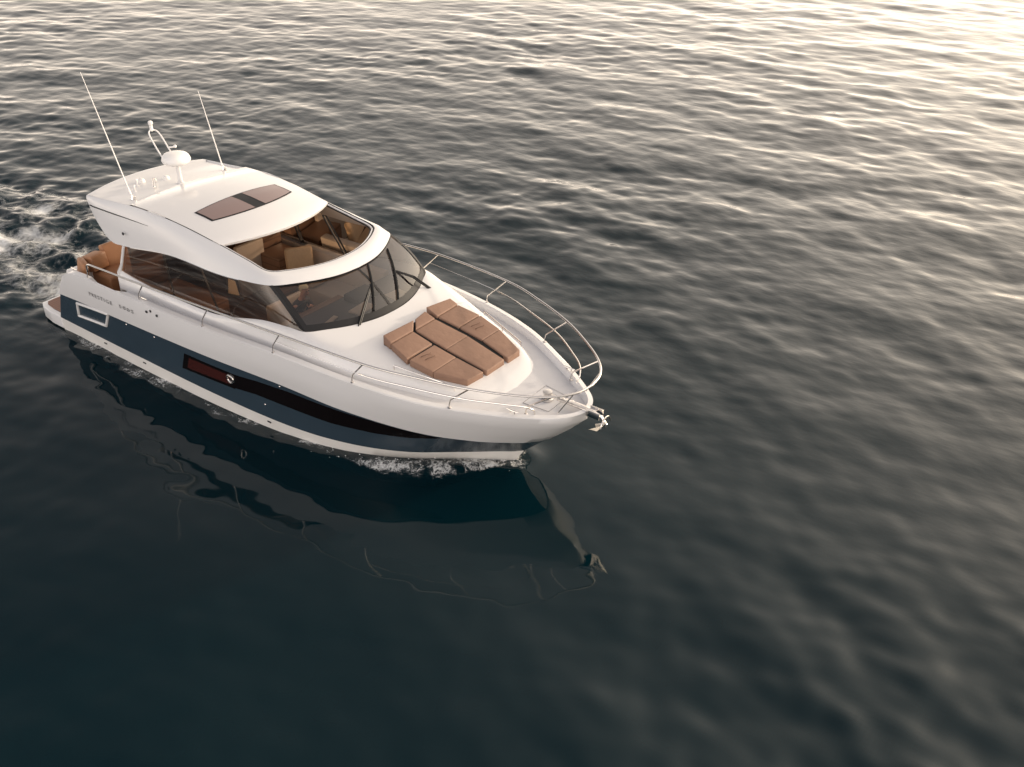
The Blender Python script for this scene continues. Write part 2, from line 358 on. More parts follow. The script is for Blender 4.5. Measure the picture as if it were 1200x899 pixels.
def f_wake(x, y):
    n = 0.5+0.9*vnoise(x, y, 21, 16, 0.8, 3.5)
    core = (1-sstep(-0.4, 0.5, x))*sstep(-15, -5, x)*(1-sstep(0.9, 3.4, np.abs(y-0.8-0.05*(x+3))))
    return np.clip(core*np.clip(n, 0.35, 1.25), 0, 1)*0.70
foam('wake_foam', -16, 0.6, -4.0, 6.0, 0.07, f_wake, 'white churned froth trailing behind the yacht stern', MF[0])
WLX = [1.0, 2.2, 4, 6.4, 8.4, 9.6, 10.6, 11.4, 11.95, 12.35]; WLY = [1.92, 1.97, 2.02, 2.01, 1.9, 1.68, 1.2, 0.68, 0.33, 0.0]
def f_bow(x, y):
    yb = np.interp(x, WLX, WLY); d = np.abs(y)-yb
    wd = np.interp(x, [0.5, 3, 6, 8, 9.3, 10.5, 11.6, 12.2, 12.7], [0.25, 0.5, 0.45, 0.28, 0.3, 0.75, 0.95, 0.5, 0.25])
    am = np.interp(x, [0.5, 2, 5, 8, 8.6, 9.2, 9.6, 10.4, 11.6, 12.3, 12.7], [0.45, 0.58, 0.58, 0.46, 0.60, 0.70, 0.46, 0.62, 0.66, 0.85, 0.5])
    return np.clip((1-sstep(0.55, 1.1, d/wd))*am*(d > -0.3)*(0.8+0.9*vnoise(x, y, 33, 14, 0.25, 1.2)), 0, 1)*(x < 12.75)*(x > 0.6)
foam('bow_wave_foam', 0.6, 12.9, -3.2, 3.2, 0.035, f_bow, 'thin white froth and bubbles lapping along the hull and bow', MF[1])
# droplets thrown up beside the stem
mbs = MB()
for k in range(90):
    s = -1 if random.random() < 0.8 else 1
    x = random.choice([random.gauss(12.0, 0.28), random.gauss(9.3, 0.25), random.uniform(10.5, 12.3)]); x = min(x, 12.5)
    yb = float(np.interp(x, WLX, WLY)); d = abs(random.gauss(0.10, 0.14))
    y = s*(yb+d); z = float(sea_h(np.array([x]), np.array([y]))[0])+abs(random.gauss(0.01, 0.05))*max(0.1, 1-d/0.5)
    mbs.sphere((x, y, z), random.uniform(0.004, 0.011), 1, (random.uniform(.8, 1.8), 1, random.uniform(.5, 1)))
tag(mbs.build('bow_spray', mat('spray_white', (0.8, 0.8, 0.79), 0.4), fix=False), 'small white splash drops beside the yacht stem', 'spray', kind='stuff')

# ================================================================== THE YACHT
yacht = empty('motor_yacht', (0, 0, 0))
tag(yacht, 'white and navy motor yacht with open sunroof cruising on dark sea', 'yacht')
# <geom>
LV = dict(
 KE=[(1.0,.9,-.7),(2.2,.9,-.7),(4,.9,-.7),(6.4,.85,-.7),(8.4,.7,-.7),(9.5,.5,-.65),(10.3,.3,-.6),(11.0,.12,-.5),(11.5,.05,-.4),(11.75,.02,-.35),(11.9,0,-.3)],
 WL=[(1.0,2.03,0),(2.2,2.04,0),(4,2.06,0),(6.4,2.05,0),(8.4,1.92,0),(9.65,1.66,0),(10.65,1.18,0),(11.45,.62,0),(11.95,.28,0),(12.2,.12,0),(12.35,0,0)],
 NL=[(1.0,2.05,.32),(2.2,2.06,.31),(4,2.07,.30),(6.4,2.06,.28),(8.4,1.97,.28),(9.7,1.73,.28),(10.75,1.3,.28),(11.6,.7,.29),(12.15,.3,.31),(12.4,.13,.32),(12.55,0,.33)],
 NT=[(1.40,2.12,1.07),(2.2,2.14,1.12),(4,2.17,1.18),(6.4,2.16,1.24),(8.45,2.05,1.26),(9.9,1.90,1.18),(11.2,1.5,1.03),(12.1,1.0,.93),(12.7,.52,.87),(12.95,.24,.84),(13.08,0,.82)],
 MF=[(1.52,2.14,1.27),(2.2,2.17,1.40),(4,2.20,1.46),(6.4,2.20,1.51),(8.45,2.12,1.55),(10.0,1.97,1.49),(11.3,1.63,1.37),(12.3,1.13,1.29),(13.0,.65,1.24),(13.33,.31,1.21),(13.5,0,1.20)],
 KN=[(1.62,2.14,1.44),(2.25,2.18,1.66),(4,2.21,1.70),(6.4,2.2,1.74),(8.45,2.14,1.8),(10.1,1.99,1.76),(11.4,1.72,1.68),(12.45,1.24,1.62),(13.2,.77,1.58),(13.65,.38,1.56),(13.84,0,1.55)],
 DE=[(1.68,2.08,1.57),(2.25,2.13,1.80),(4,2.16,1.84),(6.4,2.15,1.88),(8.45,2.1,1.95),(10.2,1.95,1.9),(11.5,1.66,1.82),(12.55,1.17,1.75),(13.3,.72,1.72),(13.72,.36,1.72),(13.88,0,1.72)])
CV = {k: np.array(cat(v, 8)) for k, v in LV.items()}
ROWS = ['NL', 'NT', 'MF', 'KN', 'DE']
def hullp(t, v):
    """t in 0..80 along the side, v in 0..4 over NL, NT, MF, KN, DE ; starboard point"""
    i = min(int(v), 3); f = v-i; j = min(int(t), 79); g = t-j
    a = CV[ROWS[i]]; b = CV[ROWS[i+1]]
    p = (1-f)*((1-g)*a[j]+g*a[j+1])+f*((1-g)*b[j]+g*b[j+1])
    return np.array((p[0], -p[1], p[2]))
# </geom>
def shell(keys, name, m, parent, off=0.0):
    mb = MB(); mb.grid([full(CV[k]) for k in keys]); return mb.build(name, m, parent)
def lerp_rows(a, b, n): return [[tuple((1-i/n)*np.array(p)+i/n*np.array(q)) for p, q in zip(a, b)] for i in range(n+1)]
hull = shell(['KE', 'WL', 'NL'], 'hull', M['boot'], yacht)
mb = MB(); mb.grid(lerp_rows(full(CV['NL']), full(CV['NT']), 4))
band = mb.build('hull_band', M['navy'], yacht)
# topsides stand a little proud of the navy band, with a small under lip
def outset(P, d):
    P = [np.array(p) for p in P]; r = []
    for i in range(len(P)):
        tg = P[min(i+1, len(P)-1)]-P[max(i-1, 0)]; n = np.array((tg[1], -tg[0], 0)); n /= (np.linalg.norm(n)+1e-9); r.append(P[i]+n*d)
    return r
rowsT = [full(CV[k]) for k in ('NT', 'MF', 'KN', 'DE')]
lip = [tuple(p) for p in outset(rowsT[0], 0.022)]; rowM = [tuple(p) for p in outset(rowsT[1], 0.012)]
kn = full(CV['KN']); de = full(CV['DE'])
rnd = [tuple(0.28*np.array(a)+0.72*np.array(b_)+np.array((0, 0, 0.028))+0.02*(np.array((0, np.sign(a[1]) if abs(a[1]) > .3 else 0, 0)))) for a, b_ in zip(kn, de)]
mb = MB(); mb.grid([rowsT[0], lip]+lerp_rows(lip, rowM, 2)[1:]+lerp_rows(rowM, kn, 2)[1:]+[rnd, de]); top = mb.build('topside', M['gel'], yacht, angle=50)
# transom
mb = MB()
tr = [(CV[k][0][0], -CV[k][0][1], CV[k][0][2]) for k in ('KE', 'WL', 'NL', 'NT', 'MF', 'KN', 'DE')]
mb.v = tr+[(x, -y, z) for x, y, z in reversed(tr)]; mb.f = [tuple(range(14))]
mb.build('transom', M['gel'], yacht, smooth=False)
# gunwale cap, bulwark inside and deck
DEf = full(CV['DE'])
def gz(p, d): return d
def inset(P, d, dz):
    return [(q[0], q[1] if abs(q[1]) > 1e-6 else 0.0, q[2]+dz) for q in outset(P, -d)]
nD = len(DEf)
G1 = inset(DEf, 0.085, 0.012); G2 = inset(DEf, 0.115, -0.035); G3 = inset(DEf, 0.135, -0.12)
def dip(P, k):
    r = []
    for x, y, z in P:
        f = max(0, 1-abs((x-3.35)/0.5)**3)*k if x < 4.2 else 0
        r.append((x, y, z-f))
    return r
G1 = dip(G1, 0.16); G2 = dip(G2, 0.18)
floorz = 1.08
G3 = [(x, y, floorz-0.02) if x < 3.62 else (x, y, z) for x, y, z in G3]
mb = MB(); mb.grid([DEf, G1, G2, G3]); mb.build('gunwale', M['gel'], yacht, angle=40)
# side decks and foredeck
def y_in(x): return 1.60 if x < 8.6 else max(0.0, 1.60*(1-(x-8.6)/1.2))
mb = MB(); st = [p for p in G3[:nD//2+1] if p[0] > 3.62]
rows = []
for s in (1, -1):
    a = [(x, s*y, z) for x, y, z in st]
    yi = [min(y_in(x), abs(y)*0.97) for x, y, z in st]
    b_ = [(x, -s*q if y < 0 else q, z+0.015) for (x, y, z), q in zip(st, yi)]
    mb.grid(lerp_rows(a, b_, 3))
mb.build('deck', M['deck'], yacht)
# swim platform
mb = MB()
pl = [(1.02, -2.06), (0.55, -2.05), (0.16, -1.98), (0.0, -1.90), (-0.03, -1.6), (-0.03, 1.6), (0.0, 1.90), (0.16, 1.98), (0.55, 2.05), (1.02, 2.06)]
mb.prism(pl, lambda x, y: 0.03, lambda x, y: 0.34, 0.04, 3)
plat = mb.build('swim_platform', M['gel'], yacht)
mb = MB(); mb.prism([(1.0, -1.94), (0.55, -1.93), (0.22, -1.88), (0.09, -1.8), (0.07, -1.6), (0.07, 1.6), (0.09, 1.8), (0.22, 1.88), (0.55, 1.93), (1.0, 1.94)], lambda x, y: 0.335, lambda x, y: 0.352)
mb.build('teak_deck', M['teak'], plat)
# hull sponson step aft (white chine under the navy band running from the platform)
# ---- patches that hug the hull
def hull_patch(poly_lo, poly_hi, n, off, name, m, parent, side=-1, vs=3):
    """poly_*: list of (t, v) along the strip; interpolated to n samples"""
    def rs(P):
        P = np.array(P); d = np.r_[0, np.cumsum(np.abs(np.diff(P[:, 0]))+1e-6)]; u = np.linspace(0, d[-1], n)
        return np.stack([np.interp(u, d, P[:, 0]), np.interp(u, d, P[:, 1])], 1)
    lo, hi = rs(poly_lo), rs(poly_hi); rows = []
    for k in range(vs+1):
        r = []
        for a, b_ in zip(lo, hi):
            tv = a+(b_-a)*k/vs; p = hullp(*tv); e = 0.05
            du = hullp(min(tv[0]+e, 80), tv[1])-hullp(tv[0]-e, tv[1]); dv = hullp(tv[0], tv[1]+e)-hullp(tv[0], tv[1]-e)
            nrm = np.cross(du, dv); nrm /= np.linalg.norm(nrm); nrm *= -np.sign(nrm[1]) if abs(nrm[1]) > .05 else 1
            q_ = p+nrm*off; r.append((q_[0], q_[1] if side < 0 else -q_[1], q_[2]))
        rows.append(r)
    mb = MB(); mb.grid(rows); return mb, rows
mb, rws = hull_patch([(21.06, .335), (23.8, .375), (26.65, .402)], [(21.81, .80), (24.5, .79), (27.21, .788)], 14, .005, 'w', None, None)
hw = mb.build('hull_window', M['gl_hull'], yacht)
mb, _ = hull_patch([(21.7, .42), (26.2, .48)], [(22.2, .73), (26.4, .72)], 10, .009, 'w', None, None); mb.build('pane', glass('hull_pane_glass', (0, 0, 0), body=1.0, bodycol=(0.045, 0.012, 0.010)), hw)  # red glint on the aft pane put into its body colour
mb, _ = hull_patch([(26.66, .43), (28.9, .493), (32.25, .49), (38.22, .485), (43.88, .56), (48.0, .68), (51.5, .88)], [(27.15, .788), (29.25, .84), (33.1, .888), (36.44, .905), (43.72, .955), (48.0, .96), (51.8, .93)], 48, .0065, 'w', None, None); mb.build('window_strip', M['gl_hull'], hw)
def hull_ring(t, v, r, rad, name, m, par, off=.012):
    p = Vector(hullp(t, v)); nrm = Vector((0.03, -1, -.12)).normalized(); u = nrm.cross(Vector((0, 0, 1))).normalized(); w_ = u.cross(nrm)
    mb = MB(); mb.tube([p+nrm*off+r*(math.cos(a)*u+math.sin(a)*w_) for a in np.linspace(0, 2*math.pi, 21)[:-1]], rad, 8, closed=True); return mb.build(name, m, par)
hull_ring(26.4, .63, .085, .022, 'porthole_ring', M['steel'], hw)
# white outlined recess on the quarter
fr = [(6.4, .46), (12.1, .56), (13.2, .99), (7.1, .90)]
pth = []
for k in range(4):
    a, b_ = np.array(fr[k]), np.array(fr[(k+1) % 4]); pth += [tuple(a+(b_-a)*i/6) for i in range(6)]
mb = MB(); mb.tube([hullp(*p)+np.array((0, -.012, 0)) for p in pth], .032, 8, closed=True); mb.build('vent_frame', M['gel'], yacht)
for t_, v_ in ((15.55, .905), (18.85, .89), (31.91, .93), (29.77, .321)):
    mb = MB(); mb.sphere(hullp(t_, v_)+np.array((0, -.004, 0)), .022, 2, (1, .5, 1)); mb.build('skin_fitting', M['steel'], yacht)
for t_, v_ in ((18.9, 3.0), (19.3, 3.3), (19.95, 3.05)):
    mb = MB(); mb.sphere(hullp(t_, v_)+np.array((0, -.018, 0)), .03, 2, (1, .5, 1)); mb.build('filler_cap', M['dark'], yacht)
for t_, v_ in ((10.51, 0), (16.36, 0), (29.83, 0)):
    p = hullp(t_, v_); mb = MB(); mb.box((p[0], p[1]-.0, p[2]-.10), (.10, .02, .03), bev=.008); mb.build('drain', M['dark'], yacht)


# ---- coach roof / cabin side / trunk
zdk = lambda x: float(np.interp(x, [p[0] for p in G3[:nD//2+1] if p[0] > 3.62], [p[2] for p in G3[:nD//2+1] if p[0] > 3.62]))
Wc = [(3.45,1.74,2.05),(4.15,1.745,1.98),(4.85,1.75,1.955),(6.2,1.75,1.955),(6.95,1.75,2.06),(7.8,1.74,2.26),(8.5,1.72,2.325),(8.87,1.66,2.32),(9.09,1.32,2.30),(9.27,1.0,2.285),(9.41,.64,2.275),(9.48,.32,2.27),(9.5,0,2.27)]
Ec = [(3.45,1.80,2.03),(4.15,1.805,1.96),(4.85,1.81,1.935),(6.2,1.81,1.935),(6.95,1.81,2.03),(7.8,1.81,2.19),(8.55,1.81,2.24),(9.2,1.74,2.17),(9.9,1.57,2.07),(10.8,1.30,1.92),(11.6,1.02,1.80),(12.0,.60,1.745),(12.07,0,1.74)]
Dc = [(3.45,1.87,0),(4.15,1.875,0),(4.85,1.88,0),(6.2,1.88,0),(6.95,1.88,0),(7.8,1.87,0),(8.6,1.86,0),(9.3,1.82,0),(10.05,1.70,0),(10.95,1.44,0),(11.8,1.13,0),(12.3,.70,0),(12.48,0,0)]
Dc = [(x, y, zdk(min(x, 12.5))-0.02) for x, y, z in Dc]
W_, E_, D_ = (full(cat(P, 5)) for P in (Wc, Ec, Dc))
mid = [tuple(0.5*(np.array(a)+np.array(b_))+np.array((0, 0, 0.02))) for a, b_ in zip(W_, E_)]
sh = [tuple(0.72*np.array(a)+0.28*np.array(b_)+np.array((0, 0, 0.03))) for a, b_ in zip(E_, D_)]
mb = MB(); mb.grid([W_, mid, E_, sh, D_]); coach = mb.build('coachroof', M['gel'], yacht, angle=60)
# front and aft end of the cabin sides
# ---- roof shell
Tc = [(2.34,1.49,3.39),(3.0,1.485,3.43),(3.84,1.48,3.49),(4.4,1.475,3.50),(5.3,1.46,3.46),(6.43,1.42,3.30),(7.2,1.42,3.185),(7.72,1.41,3.105),(7.97,1.15,3.09),(8.18,.72,3.08),(8.27,.35,3.07),(8.30,0,3.07)]
Bc = [(2.36,1.54,3.33),(2.62,1.60,3.0),(3.10,1.66,2.64),(3.65,1.68,2.63),(5.15,1.69,2.85),(6.45,1.69,2.845),(7.2,1.67,2.885),(7.95,1.60,2.955),(8.28,1.24,2.96),(8.52,.76,2.945),(8.62,.38,2.935),(8.65,0,2.93)]
Tf, Bf = full(cat(Tc, 6)), full(cat(Bc, 6))
def bulge(f, ox, oz):
    r = []
    cen = np.array((5.5, 0, 0))
    for a, b_ in zip(Tf, Bf):
        a, b_ = np.array(a), np.array(b_); p = (1-f)*a+f*b_; d = b_-a; h = np.array((d[0], d[1], 0)); 
        L_ = np.linalg.norm(a-b_); k_ = float(sstep(6.8, 8.3, p[0])); oa = np.array((0, np.sign(p[1])*min(1, abs(p[1])/1.2), 0)); ob = np.array(((p[0]-6.4), p[1], 0))/np.linalg.norm((p[0]-6.4, p[1])); o = (1-k_)*oa+k_*ob
        r.append(tuple(p+o*ox*min(1, L_/0.4)+np.array((0, 0, oz*min(1, L_/0.4)))))
    return r
Bin = [tuple(np.array(p)*np.array((1, 0.95, 1))+np.array((-0.06*float(sstep(7.2, 8.2, p[0])), 0, 0.03))) for p in Bf]
Tlip = [tuple(np.array(p)*np.array((1, 0.985, 1))+np.array((-0.03*float(sstep(7.3, 8.1, p[0])), 0, -0.05))) for p in Tf]
r1, r2_, r3 = bulge(0.10, 0.035, 0.012), bulge(0.32, 0.055, 0.02), bulge(0.66, 0.035, 0.0)
mb = MB(); mb.grid([Tlip, Tf, r1, r2_, r3, Bf, Bin]); roof = mb.build('roof', M['gel'], yacht, angle=50)
# inner lining of the roof sides
mb = MB(); mb.grid([[tuple(np.array(p)*np.array((1, .955, 1))+np.array((-.06*float(sstep(7.2, 8.2, p[0])), 0, -.03))) for p in Tf], Bin]); mb.build('lining', M['liner'], roof)
# roof top: fixed aft part with a recess, then the raised sliding panel
def roof_row(xs, xc, ys, zs, zc, n=12):
    r = []
    for k in range(-n, n+1):
        u = k/n; r.append((xc+(xs-xc)*u*u, ys*u, zc+(zs-zc)*u*u))
    return r
aft = [roof_row(2.36, 2.13, 1.50, 3.33, 3.37), roof_row(2.34, 2.11, 1.50, 3.385, 3.45), roof_row(2.46, 2.24, 1.485, 3.40, 3.465), roof_row(2.52, 2.31, 1.44, 3.375, 3.44), roof_row(3.0, 2.9, 1.45, 3.40, 3.45), roof_row(3.78, 3.72, 1.45, 3.455, 3.485)]
mb = MB(); mb.grid(aft); mb.build('aft_roof_deck', M['gel'], roof, angle=40)
sl = [roof_row(3.78, 3.72, 1.475, 3.45, 3.48), roof_row(3.80, 3.74, 1.475, 3.49, 3.545), roof_row(3.86, 3.80, 1.475, 3.515, 3.575), roof_row(4.4, 4.4, 1.47, 3.52, 3.615), roof_row(5.0, 5.0, 1.46, 3.495, 3.625), roof_row(5.5, 5.6, 1.45, 3.45, 3.60), roof_row(5.85, 6.1, 1.435, 3.40, 3.545), roof_row(6.2, 6.55, 1.425, 3.345, 3.44), roof_row(6.42, 6.84, 1.42, 3.31, 3.37), roof_row(6.45, 6.88, 1.42, 3.29, 3.345), roof_row(6.44, 6.87, 1.415, 3.25, 3.30), roof_row(6.3, 6.6, 1.40, 3.24, 3.31)]
mb = MB(); mb.grid(sl); slide = mb.build('sliding_roof', M['gel'], roof, angle=40)
def slide_z(x, y):
    best = None
    for r in (bvh_slide.ray_cast(Vector((x, y, 5)), Vector((0, 0, -1))),): best = r[0]
    return best.z if best else 3.5
bvh_slide = BVHTree.FromPolygons(mb.v, mb.f)
# ceiling under the whole roof (lined)
mb = MB(); mb.grid([roof_row(2.40, 2.2, 1.47, 3.30, 3.34), roof_row(3.8, 3.75, 1.45, 3.40, 3.42), roof_row(5.2, 5.3, 1.44, 3.37, 3.50), roof_row(6.3, 6.6, 1.40, 3.24, 3.31)]); mb.build('ceiling', M['liner'], roof)
# skylight with two panes and a dark bar between
def surf_quad(nx_, ny_, fx, name, m, parent, off):
    mb = MB(); rows = []
    for i in range(nx_+1):
        r = []
        for j in range(ny_+1):
            x, y = fx(i/nx_, j/ny_); r.append((x, y, slide_z(x, y)+off))
        rows.append(r)
    mb.grid(rows); return mb.build(name, m, parent)
def skyl(u, v, y0, y1, m0=0.0):
    y = y0+(y1-y0)*v; s = abs(y)/1.05
    xa = 5.28+0.04*s*0+m0; xf = 6.06-0.26*s*s-m0; return xa+(xf-xa)*u, y
skl = surf_quad(8, 20, lambda u, v: skyl(u, v, -1.04, 1.04), 'skylight', M['black'], roof, 0.006)
for y0, y1 in ((-1.0, -0.13), (0.13, 1.0)):
    surf_quad(8, 12, lambda u, v: skyl(u, v, y0, y1, 0.03), 'pane', M['gl_sky'], skl, 0.012)
# opening trim: dark gasket and white inner track round the sunroof opening
def ring(dx, dz, rad, name, m, x0=6.42):
    pts = [p for p in Tf if p[0] > x0]
    pts = [tuple(np.array(p)+np.array(((-dx if p[0] > 7.75 else -dx*max(0, (p[0]-7.2)/.55)), -np.sign(p[1])*dx*min(1, abs(p[1])/1.2), dz))) for p in pts]
    mb = MB(); mb.tube(pts, rad, 8); return mb.build(name, m, roof)
ring(0.012, -0.012, 0.014, 'sunroof_gasket', M['black']); ring(0.040, -0.022, 0.018, 'sunroof_track', M['gel']); ring(0.066, -0.045, 0.014, 'sunroof_seal', M['black'])
# dark accent groove and vent on each roof side
def side_pt(x, v):
    js = range(len(Tf)//2); j = min(js, key=lambda k: abs(Tf[k][0]*(1-v)+Bf[k][0]*v-x))
    rows = [Tf, r1, r2_, r3, Bf]; fr = [0, .10, .32, .66, 1]
    i = max(k for k in range(4) if fr[k] <= v); g = (v-fr[i])/(fr[i+1]-fr[i]); return (1-g)*np.array(rows[i][j])+g*np.array(rows[i+1][j])
def vz(x, z):
    vs = np.linspace(0, 1, 41); return min(vs, key=lambda v: abs(side_pt(x, v)[2]-z))
gp = []
for k in range(13):
    x = 2.50+2.0*k/12; z = 3.225+0.03*k/12; p = side_pt(x, vz(x, z)); gp.append((x, p[1]-0.004, z))
for s in (1, -1):
    mb = MB(); mb.tube([(x, s*y, z) for x, y, z in gp], [0.02*(1-0.8*(k/12)**2) for k in range(13)], 6, flat=0.6); mb.build('accent_groove', M['black'], roof)
    mb = MB(); p = side_pt(4.6, vz(4.6, 3.0)); mb.sphere((3.72, s*(-1.70), 2.93), 0.035, 2, (1, .5, 1)); mb.build('side_light', M['dark'], roof)
    mb = MB(); mb.tube([(4.42, s*-1.475, 3.515), (4.60, s*-1.475, 3.512), (4.95, s*-1.47, 3.497)], [0.012, 0.016, 0.008], 6); mb.build('roof_vent', M['steel'], roof)
    # panel joint along the roof edge
    mb = MB(); mb.tube([(p[0], s*p[1], p[2]+0.003) for p in Tf[:len(Tf)//2] if 4.6 < p[0] < 6.4], 0.007, 5); mb.build('panel_joint', M['rub'], roof)
    mb = MB(); mb.tube([(p[0], s*(p[1]-.004), p[2]-0.006) for p in Bf[:len(Bf)//2] if 3.7 < p[0] < 7.3], 0.009, 5); mb.build('drip_rail', M['steel'], roof)

# ---- glazing
side_top = [p for p in cat(Bc, 6) if 3.6 < p[0] < 8.05]
Wh = cat(Wc, 6)
def at_x(P, x): P = np.array(P); return np.array([np.interp(x, P[:, 0], P[:, k]) for k in range(3)])
bt = [(3.50,1.735,2.05)]+[tuple(at_x(Wh, x)) for x in np.linspace(3.75, 8.6, 15)]+[(8.85, 1.665, 2.32)]
tt = [(3.64,1.66,2.65)]+[tuple(at_x(side_top, x)*np.array((1, .985, 1))) for x in np.linspace(3.85, 7.85, 15)]+[(8.02, 1.575, 2.95)]
SG = []
for s in (-1, 1):
    mb = MB(); rows = []
    for k in range(5):
        f = k/4; rows.append([((1-f)*a[0]+f*b_[0], s*((1-f)*a[1]+f*b_[1]+0.006*math.sin(math.pi*f)), (1-f)*a[2]+f*b_[2]) for a, b_ in zip(bt, tt)])
    mb.grid(rows); sg = mb.build('side_window', M['gl_side'], yacht); SG.append(sg)
    # mullions seen through the glass
    for fx in (0.36, 0.62):
        i = int(fx*16); a, b_ = np.array(bt[i]), np.array(tt[i]); m1 = MB()
        m1.tube([(a[0], s*(a[1]-.03), a[2]), (b_[0]-.12, s*(b_[1]-.03), b_[2])], 0.022, 6); m1.build('mullion', M['dark'], sg)
    m1 = MB(); m1.grid([[(x, s*(y+.004), z-0.01) for x, y, z in bt[4:11]], [(x, s*(y+.013), z+0.055) for x, y, z in bt[4:11]]]); m1.build('lower_trim', M['black'], sg)
    # white aft pillar of the cabin side
    m1 = MB(); m1.tube([(3.42, s*1.80, 1.62), (3.42, s*1.79, 2.03), (3.50, s*1.75, 2.2), (3.62, s*1.69, 2.62)], [0.05, 0.045, 0.03, 0.03], 8); m1.build('aft_pillar', M['gel'], yacht)
WB = lambda u: np.array((9.485-0.63*u*u, 1.66*u, 2.275+0.045*u*u))
WT = lambda u: np.array((8.575-0.575*u*u, 1.57*u, 2.918+0.037*u*u))
def wsp(u, f, off=0.0):
    p = (1-f)*WB(u)+f*WT(u); n = np.array((0.62, 0.45*u, 0.75)); n /= np.linalg.norm(n)
    return p+n*(0.06*math.sin(math.pi*f)+off)
mb = MB(); mb.grid([[wsp(u, f) for u in np.linspace(-1, 1, 33)] for f in np.linspace(0, 1, 9)]); ws = mb.build('windscreen', M['gl_wind'], yacht)
mb = MB(); mb.grid([[wsp(u, f, 0.006) for u in np.linspace(-1, 1, 41)] for f in (0.0, 0.06, 0.12)]); mb.build('lower_band', M['black'], ws)
mb = MB(); mb.grid([[wsp(u, f, 0.006) for u in np.linspace(-1, 1, 41)] for f in (0.94, 0.97, 1.0)]); mb.build('upper_band', M['black'], ws)
mb = MB(); mb.grid([[wsp(u, f, 0.008) for u in (-0.016, 0.016)] for f in np.linspace(0.0, 1, 9)]); mb.build('centre_mullion', M['black'], ws)
for s in (-1, 1):
    mb = MB(); mb.grid([[wsp(s*u, f, 0.012) for u in (0.955, 0.98, 1.0)] for f in np.linspace(0.0, 1, 9)])
    A = [wsp(s*1.0, f, 0.010) for f in np.linspace(0, 1, 9)]
    B_ = [np.array((p[0]-0.10, p[1]+s*0.012, p[2]+0.0)) for p in A]; mb.grid([A, B_]); mb.build('windscreen_pillar', M['black'], yacht)
def glass_pt(y, f, off): 
    yy = y; u = 0
    for _ in range(12): 
        u = u+(yy-wsp(u, f)[1])/1.6
    return wsp(u, f, off)
for yb, ya, e0, e1 in ((-0.90, -0.34, (0.25, 0.93), (-0.40, 0.12)), (1.22, 0.62, (1.02, 0.90), (0.25, 0.12))):
    o = empty('windscreen_wiper', (0, 0, 0)); o.parent = yacht
    base = Vector((9.42 if yb < 0 else 9.40, yb, 2.16))
    mb = MB(); mb.box(base, (0.10, 0.07, 0.10), bev=0.02); mb.build('wiper_base', M['black'], o)
    e0_, e1_ = Vector(glass_pt(e0[0], e0[1], 0.03)), Vector(glass_pt(e1[0], e1[1], 0.03)); tip = Vector(e0_).lerp(Vector(e1_), 0.45)+Vector((0.02, 0, 0.02))
    for d in (-0.022, 0.022):
        mb = MB(); mb.tube([base+Vector((0, d, 0.05)), base.lerp(tip, .5)+Vector((0.03, d, 0.10)), tip+Vector((0, d*.5, 0))], 0.016, 6); mb.build('wiper_arm', M['black'], o)
    mb = MB(); n = 7; mb.tube([glass_pt(e0[0]+(e1[0]-e0[0])*k/n, e0[1]+(e1[1]-e0[1])*k/n, 0.022) for k in range(n+1)], 0.022, 6); mb.build('wiper_blade', M['rub'], o)

# ---- saloon interior
inte = empty('saloon', (0, 0, 0)); inte.parent = yacht
mb = MB(); mb.box((6.2, 0, 1.05), (5.6, 3.3, 0.06)); mb.build('saloon_floor', M['floor'], inte, smooth=False)
for s in (-1, 1):
    mb = MB(); mb.box((6.3, s*1.66, 1.5), (5.4, 0.04, 0.86)); mb.build('wall_lining', M['beige'], inte, smooth=False)
for yy, ww in ((1.05, 1.1), (-1.2, .8)): mb = MB(); mb.box((3.62, yy, 1.85), (0.05, ww, 1.6), bev=.01); mb.build('aft_bulkhead', M['cabinet'], inte)
mb = MB(); mb.box((3.60, 0.0, 1.95), (0.03, 1.55, 1.6)); mb.build('patio_door', M['gl_side'], inte, smooth=False)
# port side settee with backrest, tall cabinet, galley
mb = MB(); mb.box((6.55, 1.12, 1.33), (2.3, 0.85, 0.45), bev=.05); mb.build('settee_seat', M['beige'], inte)
mb = MB(); mb.box((6.75, 1.47, 1.80), (2.4, 0.2, 0.62), bev=.04); mb.build('settee_back', M['beige'], inte)
mb = MB(); mb.box((4.25, 1.22, 1.75), (0.75, 0.75, 1.4), bev=.02); mb.build('galley_cabinet', M['cabinet'], inte)
mb = MB(); mb.box((4.75, 0.55, 1.65), (0.12, 0.75, 1.2), bev=.03); mb.build('panel', M['beige'], inte)
mb = MB(); mb.box((5.05, 1.15, 1.5), (0.7, 0.7, 0.85), bev=.03); mb.build('galley_counter', M['cabinet'], inte)
mb = MB(); mb.box((4.9, -1.25, 1.42), (1.7, 0.7, 0.7), bev=.03); mb.build('sideboard', M['cabinet'], inte)
mb = MB(); mb.box((5.85, 0.35, 1.55), (0.6, 0.6, 0.06), bev=.02); mb.tube([(5.85, .35, 1.08), (5.85, .35, 1.53)], .05, 10); mb.build('saloon_table', M['cabinet'], inte)
# navigator double seat whose high tan back shows through the sunroof
mb = MB(); mb.box((5.93, 0.92, 2.03), (0.15, 0.60, 0.56), bev=.06, ry=-.14, rz=-.55, seg=3); mb.build('companion_seat_back', M['tan'], inte)
mb = MB(); mb.box((6.25, 0.92, 1.68), (0.55, 0.52, 0.16), bev=.05); mb.box((6.2, .92, 1.35), (.4, .4, .55), bev=.03); mb.build('companion_seat', M['tan'], inte)
mb = MB(); mb.box((7.25, -0.45, 1.44), (0.5, 0.95, 0.16), bev=.05); mb.box((6.95, -0.45, 1.70), (0.12, 0.95, 0.5), bev=.05); mb.box((7.25, -.45, 1.22), (.4, .8, .35), bev=.03); mb.build('helm_seat', M['beige'], inte)
